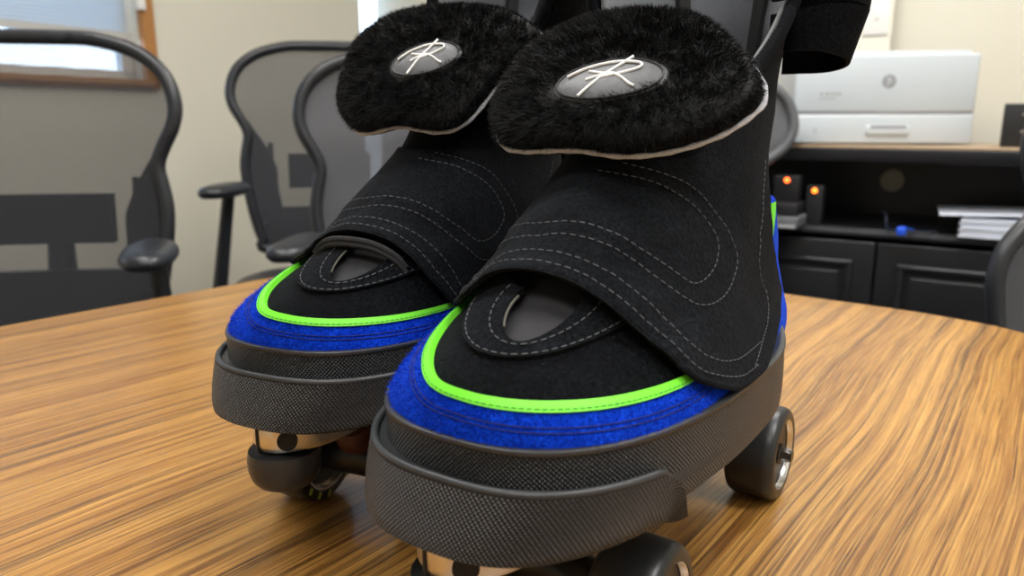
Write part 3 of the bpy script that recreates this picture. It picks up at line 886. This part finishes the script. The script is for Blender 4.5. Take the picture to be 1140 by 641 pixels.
    for s in ((-1, 1) if arms else ()):
        ar = MB(); ar.tube([(s*.20*sc,.02*sc,.415*sc+dz),(s*.285*sc,.02*sc,.42*sc+dz),(s*.285*sc,.02*sc,.46*sc+dz),(s*(arml+.0)*sc,.015*sc,(.66+armz)*sc+dz)], [.018*sc,.020*sc,.020*sc,.016*sc], n=12)
        a = ar.build('arm_post', MT['frame'], root)
        R = []
        for d, z in ((.03,.658),(.008,.660),(0,.668),(0,.676),(.006,.684),(.02,.689),(.040,.690)):
            r = []
            for q in range(36):
                an = 2*PI*q/36; c, s2 = math.cos(an), math.sin(an); rr = (abs(c)**2.6+abs(s2)**2.6)**(-1/2.6)
                x = (.046-d*.9)*c*rr; y = (.108-d)*s2*rr
                r.append(((s*arml+x - s*.02*(y/.13))*sc, (-.02+y)*sc, (z+armz)*sc+dz))
            R.append(r)
        MB().loft(R).build('armrest', MT['frame'], root, angle=60)
    MB().tube([(0,0,.40*sc+dz),(0,0,.26),(0,0,.255),(0,0,.12)], [.026,.026,.034,.034], n=16).build('gas_cylinder', MT['chrome'], root)
    bs = MB(); bs.lathe([(0,.06),(.045,.06),(.05,.08),(.04,.125),(0,.13)], (0,0,0), (0,0,1), 20)
    for q in range(5):
        a = 2*PI*q/5+.3; d = Vector((math.cos(a), math.sin(a), 0))
        bs.tube([d*.03+Vector((0,0,.105)), d*.18+Vector((0,0,.092)), d*.31+Vector((0,0,.072))], [.024,.018,.012], n=8)
    base = bs.build('star_base', MT['frame'], root)
    for q in range(5):
        a = 2*PI*q/5+.3; d = Vector((math.cos(a), math.sin(a), 0)); t = Vector((-d.y, d.x, 0)); p = d*.31+Vector((0,0,.028))
        w = MB(); w.tube([p-t*.024, p-t*.006], .028, n=18); w.tube([p+t*.006, p+t*.024], .028, n=18); w.tube([p+Vector((0,0,.028)), p+Vector((0,0,.05))], .007, n=8)
        w.build('caster', MT['frame'], base)
    return root
make_chair((-.905,1.27), .16, 'black mesh office chair at far left, its back against the window', 1.0, dz=-.005, arml=.275)
make_chair((-.535,2.12), .14, 'black mesh office chair farthest back, by the room corner', 1.05, dz=.0)
make_chair((-.178,1.48), .12, 'black mesh office chair directly behind the left skate', .98, mat_mesh='mesh_dense', wing=False)
make_chair((.505,1.82), .02, 'grey-framed office chair mostly hidden behind the nearer skate', .96, mat_frame='frame_grey', mat_mesh='mesh_grey' if 'mesh_grey' in MT else 'mesh_dense', wing=False, arms=False, low=.05)
make_chair((1.03,.93), .0, 'dark office chair cut off by the right edge of the view', .97, mat_mesh='mesh_dense', waist=.0, dz=-.05, wing=False, arms=False, low=-.04, high=.035)

# ------------------------------------------------------------------ room
MT['wall'] = plain('cream_paint', (.70,.67,.575), .9, nscale=160, nstr=.08, ndist=.0006)
MT['ceil'] = plain('ceiling_tile', (.75,.75,.73), .95, nscale=60, nstr=.15)
MT['carpet'] = plain('grey_carpet', (.13,.125,.12), 1.0, nscale=400, nstr=.6, ndist=.003, var=.4)
MT['wtrim'] = plain('oak_window_trim', (.42,.19,.055), .4, nscale=40, nstr=.1, var=.2)
MT['whitetrim'] = plain('white_trim', (.78,.77,.74), .5)
PA = Vector((-.713, 3.73, 0))                  # corner of the two visible walls
dl = Vector((-.5, -.866, 0)); dr = Vector((.866, -.5, 0))
H = 2.7; WL, WR = 5.6, 4.6
nl = Vector((.866, -.5, 0)); nr_ = Vector((-.5, -.866, 0))   # into the room
PB = PA + dl*WL; PC = PA + dr*WR; PD = PB + dr*WR
def slab(name, a, b_, z0, z1, inward, th=.12, mat=None, holes=None):
    a = Vector(a); b_ = Vector(b_); L = (b_-a).length; d = (b_-a)/L; out = -inward*th
    mb = MB()
    def blk(s0, s1, zz0, zz1):
        vs = []
        for s in (s0, s1):
            for o in (Vector((0,0,0)), out):
                for z in (zz0, zz1): vs.append(a + d*s + o + Vector((0,0,z)))
        mb.add(vs, [(0,1,3,2),(4,6,7,5),(0,4,5,1),(2,3,7,6),(0,2,6,4),(1,5,7,3)])
    if not holes: blk(0, L, z0, z1)
    else:
        s0, s1, h0, h1 = holes
        blk(0, s0, z0, z1); blk(s1, L, z0, z1); blk(s0, s1, z0, h0); blk(s0, s1, h1, z1)
    return mb.build(name, mat or MT['wall'], smooth=False, kind='structure')
# window on the left wall
W0, W1, WZ0, WZ1 = 1.135, 2.95, 1.085, 2.15
slab('wall_left', PA, PB, 0, H, nl, holes=(W0, W1, WZ0, WZ1))
slab('wall_right', PA + dl*(-.12), PC, 0, H, nr_)
slab('wall_back', PC, PD, 0, H, -nl)
slab('wall_front', PB, PD, 0, H, -nr_)
for nm, z0, z1, mt in (('floor', -.1, 0, 'carpet'), ('ceiling', H, H+.1, 'ceil')):
    mb = MB(); e = .12
    q = [PA-dl*e-dr*e, PB+dl*e-dr*e, PD+dl*e+dr*e, PC-dl*e+dr*e]
    mb.loft([[p + Vector((0,0,z0)) for p in q], [p + Vector((0,0,z1)) for p in q]]); mb.build(nm, MT[mt], smooth=False, kind='structure')
def wallbox(mb, P, d, n, s0, s1, z0, z1, o0, o1):
    vs = []
    for s in (s0, s1):
        for o in (o0, o1):
            for z in (z0, z1): vs.append(P + d*s + n*o + Vector((0,0,z)))
    mb.add(vs, [(0,1,3,2),(4,6,7,5),(0,4,5,1),(2,3,7,6),(0,2,6,4),(1,5,7,3)])
for nm, P_, d_, n_, L_ in (('baseboard_left', PA, dl, nl, WL), ('baseboard_right', PA, dr, nr_, WR)):
    mb = MB(); wallbox(mb, P_, d_, n_, 0.02, L_-.02, 0, .10, .0, .012); mb.build(nm, MT['whitetrim'], smooth=False, kind='structure')
win = empty('window_1', PA + dl*((W0+W1)/2) + Vector((0,0,WZ0)), 0); win['kind'] = 'structure'
def local(o):   # shift world vertices under the parent
    me = o.data; t = win.location
    for v in me.vertices: v.co -= t
    return o
mb = MB()
for s0, s1, z0, z1 in ((W0-.034,W0+.012,WZ0-.012,WZ1+.07),(W1-.012,W1+.055,WZ0-.012,WZ1+.07),(W0-.034,W1+.055,WZ1-.01,WZ1+.07),(W0-.034,W1+.055,WZ0-.012,WZ0+.01)):
    wallbox(mb, PA, dl, nl, s0, s1, z0, z1, -.12 if False else -.005, .02)
local(mb.build('casing', MT['wtrim'], win, smooth=False))
mb = MB(); wallbox(mb, PA, dl, nl, W0, W1, WZ0, WZ0+.018, -.115, .035); local(mb.build('sill', MT['wtrim'], win, smooth=False))
mb = MB()
for s0, s1, z0, z1 in ((W0,W0+.045,WZ0,WZ1),(W1-.045,W1,WZ0,WZ1),(W0,W1,WZ0+.018,WZ0+.05),(W0,W1,WZ1-.04,WZ1),((W0+W1)/2-.03,(W0+W1)/2+.03,WZ0,WZ1)):
    wallbox(mb, PA, dl, nl, s0, s1, z0, z1, -.10, -.065)
local(mb.build('sash', MT['whitetrim'], win, smooth=False))
m, nt, b = new_mat('window_glass')
gl = N(nt, 'ShaderNodeBsdfGlossy'); gl.inputs['Roughness'].default_value = .02; tr = N(nt, 'ShaderNodeBsdfTransparent'); mx = N(nt, 'ShaderNodeMixShader'); mx.inputs[0].default_value = .06
nt.links.new(tr.outputs[0], mx.inputs[1]); nt.links.new(gl.outputs[0], mx.inputs[2]); nt.links.new(mx.outputs[0], nt.nodes['Material Output'].inputs[0])
mb = MB(); wallbox(mb, PA, dl, nl, W0+.02, W1-.02, WZ0+.03, WZ1-.02, -.084, -.080); local(mb.build('pane', m, win, smooth=False))
# cellular shade, half lowered
m, nt, b = new_mat('cellular_shade')
b.inputs['Base Color'].default_value = (.62,.66,.68,1); b.inputs['Roughness'].default_value = .9
tl = N(nt, 'ShaderNodeBsdfTranslucent'); tl.inputs['Color'].default_value = (.60,.66,.70,1); mx = N(nt, 'ShaderNodeMixShader'); mx.inputs[0].default_value = .42
nt.links.new(b.outputs[0], mx.inputs[1]); nt.links.new(tl.outputs[0], mx.inputs[2]); nt.links.new(mx.outputs[0], nt.nodes['Material Output'].inputs[0])
bl = empty('window_shade', PA + dl*((W0+W1)/2) + Vector((0,0,1.25)), 0, 'pale blue pleated shade half lowered over the window', 'window shade')
def local2(o, par):
    for v in o.data.vertices: v.co -= par.location
    return o
G = []
BZ = 1.262; n_ = 2*int((WZ1-.03-BZ)/.012)
for k in range(n_+1):
    z = BZ + (WZ1-.03-BZ)*k/n_; o = -.045 + (.004 if k % 2 else 0)
    G.append([PA + dl*s + nl*o + Vector((0,0,z)) for s in (W0+.030, W1-.030)])
mb = MB(); mb.grid(G); mb.grid([[p - nl*.012 for p in r] for r in G], flip=True); local2(mb.build('pleated_fabric', m, bl, smooth=False), bl)
mb = MB(); wallbox(mb, PA, dl, nl, W0+.026, W1-.026, BZ-.022, BZ, -.062, -.030); local2(mb.build('bottom_rail', plain('shade_rail', (.50,.50,.48), .5), bl, smooth=False), bl)
mb = MB(); wallbox(mb, PA, dl, nl, W0+.026, W1-.026, WZ1-.045, WZ1-.002, -.066, -.022); local2(mb.build('headrail', MT['whitetrim'], bl, smooth=False), bl)
mb = MB(); mb.box(PA + dl*(W0+.02) + nl*.030 + Vector((0,0,1.352)), (.030,.020,.038), rz=math.atan2(dl.y, dl.x), bev=.004)
hb = mb.build('cord_bracket', MT['whitetrim']); tag(hb, 'small white cord bracket on the right side of the window trim', 'bracket')
# outside: lawn, hedge and a pale wall across the way
mb = MB(); q = PA - nl*.14 + dl*(-6)
mb.grid([[q, q + dl*20], [q - nl*30, q + dl*20 - nl*30]]); o = mb.build('outdoor_ground', plain('snowy_ground', (.62,.66,.72), .9), smooth=False, kind='structure')
o.location.z = -.3
# white panel board at the wall joint
mb = MB(); wallbox(mb, PA, dr, nr_, 1.60, 2.262, .0, H-.02, .001, .02); mb.build('trim_1', plain('pale_panel', (.80,.77,.67), .8), smooth=False, kind='structure')
sw = empty('light_switch', PA + dr*2.215 + nr_*.021 + Vector((0,0,1.30)), math.atan2(dr.y, dr.x), 'white light switch plate on the pale wall above the printer', 'light switch')
MB().box((0,-.003,0), (.075,.006,.12), bev=.002).build('plate', MT['whitetrim'], sw)
MB().box((0,-.008,0), (.012,.008,.026), bev=.002).build('toggle', MT['whitetrim'], sw)

# ------------------------------------------------------------------ credenza with open hutch shelf
MT['blackwood'] = plain('black_lacquer_wood', (.009,.010,.013), .32, nscale=60, nstr=.04)
MT['cred_top'] = plain('tan_laminate', (.42,.30,.19), .4, nscale=30, nstr=.05, var=.15)
ang = math.radians(-33)                 # runs down to the right
cu_ = Vector((math.cos(ang), math.sin(ang), 0)); cn = Vector((math.sin(ang), -math.cos(ang), 0))   # along, outward to the camera
C0 = Vector((1.231, 1.95, 0))                # front top edge point seen below the printer's right side
cr = empty('credenza', C0 - cn*.23 - cu_*.25, ang, 'low black credenza with panelled doors and an open shelf, against the right wall', 'credenza')
Lc = 2.1; D = .46; ZT_, ZS = .898, .668
# local: x along, y: -D/2 front
MB().box((0,0,ZT_-.004), (Lc+.02, D+.02, .008), bev=.002).build('top_laminate', MT['cred_top'], cr)
MB().box((0,0,ZT_-.026), (Lc+.02, D+.02, .036), bev=.003).build('top_board', MT['blackwood'], cr)
MB().box((0,0,ZS-.012), (Lc, D, .024), bev=.003).build('shelf', MT['blackwood'], cr)
for x in (-Lc/2+.012, Lc/2-.012): MB().box((x,0,(ZT_-.044)/2+.03), (.024, D, ZT_-.044-.06), bev=.002).build('side_panel', MT['blackwood'], cr)
MB().box((0,D/2-.006,(ZT_)/2), (Lc-.05,.012,ZT_-.10)).build('back_panel', MT['blackwood'], cr)
MB().box((0,-.0,.04), (Lc-.06, D-.08, .08)).build('plinth', MT['blackwood'], cr)
MB().box((0,0,.09), (Lc-.05, D-.03, .02)).build('bottom_board', MT['blackwood'], cr)
nd = 4; dw = (Lc-.05)/nd; x_split = None
for k in range(nd):
    x = -Lc/2+.025+dw*(k+.5) 
    w = dw-.006; z0, z1 = .10, ZS-.036; zc = (z0+z1)/2; hh = z1-z0
    mb = MB(); mb.box((x,-D/2-.002,zc), (w,.018,hh), bev=.003)
    st_ = .062
    yf = -D/2-.012
    d = mb.build('door', MT['blackwood'], cr)
    # raised moulding frame + raised field
    mo = MB()
    for (cx_, cz_, wx, wz) in ((x, z1-st_, w-2*st_+.02, .018), (x, z0+st_, w-2*st_+.02, .018), (x-w/2+st_, zc, .018, hh-2*st_+.02), (x+w/2-st_, zc, .018, hh-2*st_+.02)):
        mo.box((cx_, yf-.004, cz_), (wx, .016, wz), bev=.006)
    mo.build('moulding', MT['blackwood'], d)
    fp_ = MB(); fp_.box((x, yf-.001, zc), (w-2*st_-.05, .012, hh-2*st_-.05), bev=.005); fp_.build('raised_field', MT['blackwood'], d)
MB().box((0,-D/2-.004,ZS-.012), (Lc+.004,.010,.014), bev=.003).build('shelf_lip', plain('worn_black_edge', (.035,.038,.045), .35), cr)
# cable hole with a beige grommet in the back panel
def cw(lx, ly, z): return cr.location + cu_*lx + Vector((-math.sin(ang), math.cos(ang), 0))*ly + Vector((0,0,z))
def cl(P_):
    d = Vector(P_) - cr.location; return (d.dot(cu_), d.dot(Vector((-math.sin(ang), math.cos(ang), 0))))
g = MB(); g.lathe([(0,0),(.030,0),(.034,.002),(.036,.006),(.036,.010),(0,.010)], (-.03, D/2-.024, .775), (0,1,0), 36)
g.build('cable_grommet', plain('beige_grommet', (.42,.38,.28), .6), cr)

def on_cred(name, lx, ly, z, rz, label, cat, group=None):
    p = cw(lx, ly, z); return empty(name, p, ang+rz, label, cat, group)
# printer
pr = empty('printer', (1.062, 2.34, ZT_), -.16, 'white laser printer standing on the black credenza', 'printer')
MT['prwhite'] = plain('printer_white', (.56,.61,.65), .4); MT['prgrey'] = plain('printer_grey', (.30,.31,.33), .5)
pw, pd, ph = .478, .36, .248
MB().box((0,0,.040+.004), (pw,pd,.080), bev=.006).build('paper_drawer', MT['prwhite'], pr)
MB().box((0,0,.167), (pw,pd,.160), bev=.009).build('body', MT['prwhite'], pr)
MB().box((0,0,.0855), (pw-.006,pd-.006,.006)).build('seam', MT['prgrey'], pr)
lid = MB().box((0,.015,.251), (pw-.02,pd-.05,.012), bev=.004).build('lid', MT['prwhite'], pr)
MB().box((.04,.02,.2585), (.22,.16,.004), bev=.001).build('control_panel', MT['prgrey'], lid)
dr_ = MB(); dr_.box((.018,-pd/2-.002,.041), (.115,.010,.026), bev=.004); hn = dr_.build('drawer_pull', MT['prwhite'], pr)
MB().box((.018,-pd/2-.0035,.050), (.095,.009,.008), bev=.002).build('pull_slot', MT['prgrey'], hn)
lgo = MB(); lgo.lathe([(.0,0),(.0185,0),(.0185,.0012),(0,.0012)], (.010,-pd/2+.0003,.173), (0,-1,0), 40)
em = lgo.build('round_emblem', MT['prgrey'], pr)
k_ = MB()
y_ = -pd/2-.0016
for x0_, z0_, x1_, z1_ in ((-.006,.0125,-.001,-.001),(.0015,.0125,-.0045,-.0125),(-.001,-.001,-.0035,-.009),(-.001,.002,.006,.003),(.006,.003,.003,-.006)):
    k_.tube([(.010+x0_, y_, .173+z0_), (.010+x1_, y_, .173+z1_)], .0013, n=6)
k_.build('emblem_letters', MT['prwhite'], em)
# faint model text on the front
tx = MB(); x = -.165
for k, (w_, h_) in enumerate(((.007,.008),(.003,.004),(.009,.009),(.007,.009),(.007,.009),(.007,.009))):
    tx.box((x,-pd/2-.0002,.140), (w_*.75,.0010,h_)); x += w_+.003
tx.box((-.148,-pd/2-.0002,.128), (.045,.001,.0025)); tx.build('front_print', plain('print_grey', (.33,.34,.35), .6), pr)
MB().box((-.175,-pd/2-.0002,.040), (.007,.0012,.014)).build('paper_gauge', plain('gauge_grey', (.45,.47,.5), .5), pr)
# black holder at right
hd = empty('desk_organizer', (1.335, 1.995, ZT_), ang, 'black desk organizer with silver trim at the right end of the credenza', 'organizer')
MB().box((0,0,.055), (.115,.09,.110), bev=.004).build('body', plain('organizer_black', (.012,.012,.013), .5), hd)
for z in (.040,.082):
    MB().tube([(-.015,-.05,z),(-.005,-.056,z),(.03,-.056,z),(.045,-.05,z)], .0025, n=8).build('silver_trim', MT['alu'], hd)
MB().box((0,-.046,.055), (.004,.004,.108)).build('divider', MT['nut'], hd)
# router-like device with orange indicator lights
def place(px, py): return None
dv = on_cred('network_switch', *cl((.735, 2.225, 0)), ZS, 0, 'grey network device on the open shelf, its rows of buttons facing out', 'network device')
MB().box((0,0,.016), (.24,.15,.030), bev=.003).build('chassis', plain('device_grey', (.16,.165,.18), .4), dv)
MB().box((0,.02,.050), (.22,.12,.032), bev=.003).build('upper_deck', plain('device_black', (.02,.021,.024), .4), dv)
MB().box((0,-.077,.006), (.235,.006,.008), bev=.001).build('front_strip', plain('device_silver', (.42,.42,.44), .4), dv)
for k in range(5):
    MB().box((-.08+.035*k,-.078,.020), (.024,.004,.010), bev=.001).build('button', plain_once('button_grey', (.25,.25,.27), .5), dv)
def led(name, p, col, st, label, r=.006):
    m, nt, b = new_mat(name + '_glow'); b.inputs['Base Color'].default_value = (*col, 1); b.inputs['Emission Color'].default_value = (*col, 1); b.inputs['Emission Strength'].default_value = st
    return m
def lamp_unit(lx, ly, z, col, st, label, size):
    o = on_cred('power_adapter', lx, ly, z, 0, label, 'adapter')
    MB().box((0,0,size[2]/2), size, bev=.003).build('housing', plain_once('adapter_black', (.012,.012,.014), .5), o)
    MB().lathe([(0,0),(.0075,0),(.0075,.002),(.005,.005),(0,.006)], (0,-size[1]/2+.0005,size[2]-.013), (0,-1,0), 24).build('indicator_light', led('led', None, col, st, ''), o)
a_, b_ = cl((.815, 2.235, 0)); lamp_unit(a_, b_, ZS+.066, (1,.13,.02), 5, 'small black unit with a red light on top of the network device', (.07,.05,.075))
a_, b_ = cl((.885, 2.205, 0)); lamp_unit(a_, b_, ZS+.0008, (1,.22,.02), 3.5, 'small black unit with an orange light beside the network device', (.045,.04,.112))
# blue cable coil on the shelf
cb = MB(); P_ = [cw(*cl((1.0+.03*math.cos(t)*1.2+t*.026, 2.10+.02*math.sin(t*1.3)-t*.018, 0)), ZS+.005+.045*max(0, 1-t/2.2)) for t in [k*.2 for k in range(26)]]
cb.tube(P_, .0032, n=8); o = cb.build('power_cable', plain('dark_blue_cable', (.012,.016,.035), .45)); tag(o, 'dark cable running across the open shelf of the credenza', 'cable')
bp_ = empty('cable_plug', cw(*cl((1.035, 1.99, 0)), ZS), ang, 'bright blue cable plug lying on the open shelf', 'plug')
MB().box((0,0,.011), (.022,.030,.022), bev=.004).build('plug_body', plain('plug_blue', (.02,.10,.75), .4), bp_)
MB().tube([(0,.012,.011),(.004,.04,.013),(.02,.07,.006)], .004, n=8).build('plug_boot', plain_once('plug_blue_dark', (.01,.06,.4), .5), bp_)
# papers
MT['paper'] = plain('paper', (.66,.70,.80), .8)
pb_ = on_cred('paper_stack', *cl((1.335, 2.015, 0)), ZS, 0, 'stack of white paper on the open shelf at right', 'paper stack')
mb = MB()
for k in range(9): mb.box(((k % 3-1)*.0015, (k*7 % 4-1.5)*.001, .003+.0054*k), (.215,.28,.0050), rz=.012*((k*5) % 3-1))
mb.build('sheets', MT['paper'], pb_, smooth=False)
sh = MB(); G = []
for i in range(9):
    G.append([(-.17+.30*j/10, -.13+.26*i/8, .0515+.010*math.sin(j/10*2.2)+.012*max(0, .3-j/10)) for j in range(11)])
I = [[(p[0], p[1], p[2]-.0008) for p in r] for r in G]
sh.shell(G, I); lo = empty('loose_sheet', pb_.location, ang+.10, 'loose curled sheet lying on top of the paper stack', 'paper'); sh.build('sheet', MT['paper'], lo)

# ------------------------------------------------------------------ lights
def area(name, loc, size, power, col, rot=(0,0,0), par=None):
    L = bpy.data.lights.new(name, 'AREA'); L.shape = 'RECTANGLE'; L.size, L.size_y = size; L.energy = power; L.color = col
    o = bpy.data.objects.new(name, L); COL.objects.link(o); o.location = loc; o.rotation_euler = rot
    if par: o.parent = par
    return o
m, nt, b = new_mat('panel_diffuser'); b.inputs['Emission Color'].default_value = (1,.97,.92,1); b.inputs['Emission Strength'].default_value = 5.0; b.inputs['Base Color'].default_value = (.8,.8,.8,1)
th_ = math.atan2(dr.y, dr.x)
k = 0
for (x, y, pw_, lab) in ((-.75,1.0,PW[0],'left of the table'), (.75,1.5,PW[1],'above the credenza side'), (-.35,-.9,PW[2],'behind the viewer'), (.95,-.2,PW[3],'right of the table')):
    t = empty('ceiling_light', (x, y, H-.012), th_, 'flush ceiling light panel ' + lab, 'ceiling light', None)
    MB().box((0,0,0), (1.22,.62,.022), bev=.003).build('frame', MT['whitetrim'], t)
    MB().box((0,0,-.008), (1.16,.56,.010)).build('diffuser', m, t)
    area('panel_lamp', (0,0,-.02), (1.16,.56), pw_, (1,.98,.95), (0,0,0), t)
# sky
w = bpy.data.worlds.new('World'); SC.world = w; w.use_nodes = True
bg = w.node_tree.nodes['Background']; nt = w.node_tree
tcw = N(nt, 'ShaderNodeTexCoord'); sx = N(nt, 'ShaderNodeSeparateXYZ'); nt.links.new(tcw.outputs['Generated'], sx.inputs[0])
rp = N(nt, 'ShaderNodeValToRGB'); nt.links.new(sx.outputs[2], rp.inputs[0])
e = rp.color_ramp.elements; e[0].position = 0; e[0].color = (.75,.88,1,1); e[1].position = .5; e[1].color = (.38,.62,1,1)
nt.links.new(rp.outputs[0], bg.inputs[0]); bg.inputs[1].default_value = SKY
# ------------------------------------------------------------------ camera
cam = bpy.data.cameras.new('camera'); co = bpy.data.objects.new('camera', cam); COL.objects.link(co)
cam.sensor_width = 36; cam.lens = 840/1140*36
co.location = (0, 0, TZ+.2251); co.rotation_euler = (math.radians(90-12.5), 0, 0)
cam.clip_start = .02
cam.dof.use_dof = True; cam.dof.focus_distance = .355; cam.dof.aperture_fstop = 11
SC.camera = co
SC.view_settings.view_transform = 'Standard'; SC.view_settings.look = 'None'; SC.view_settings.gamma = 1
SC.view_settings.use_curve_mapping = False
SC.view_settings.exposure = EXPO
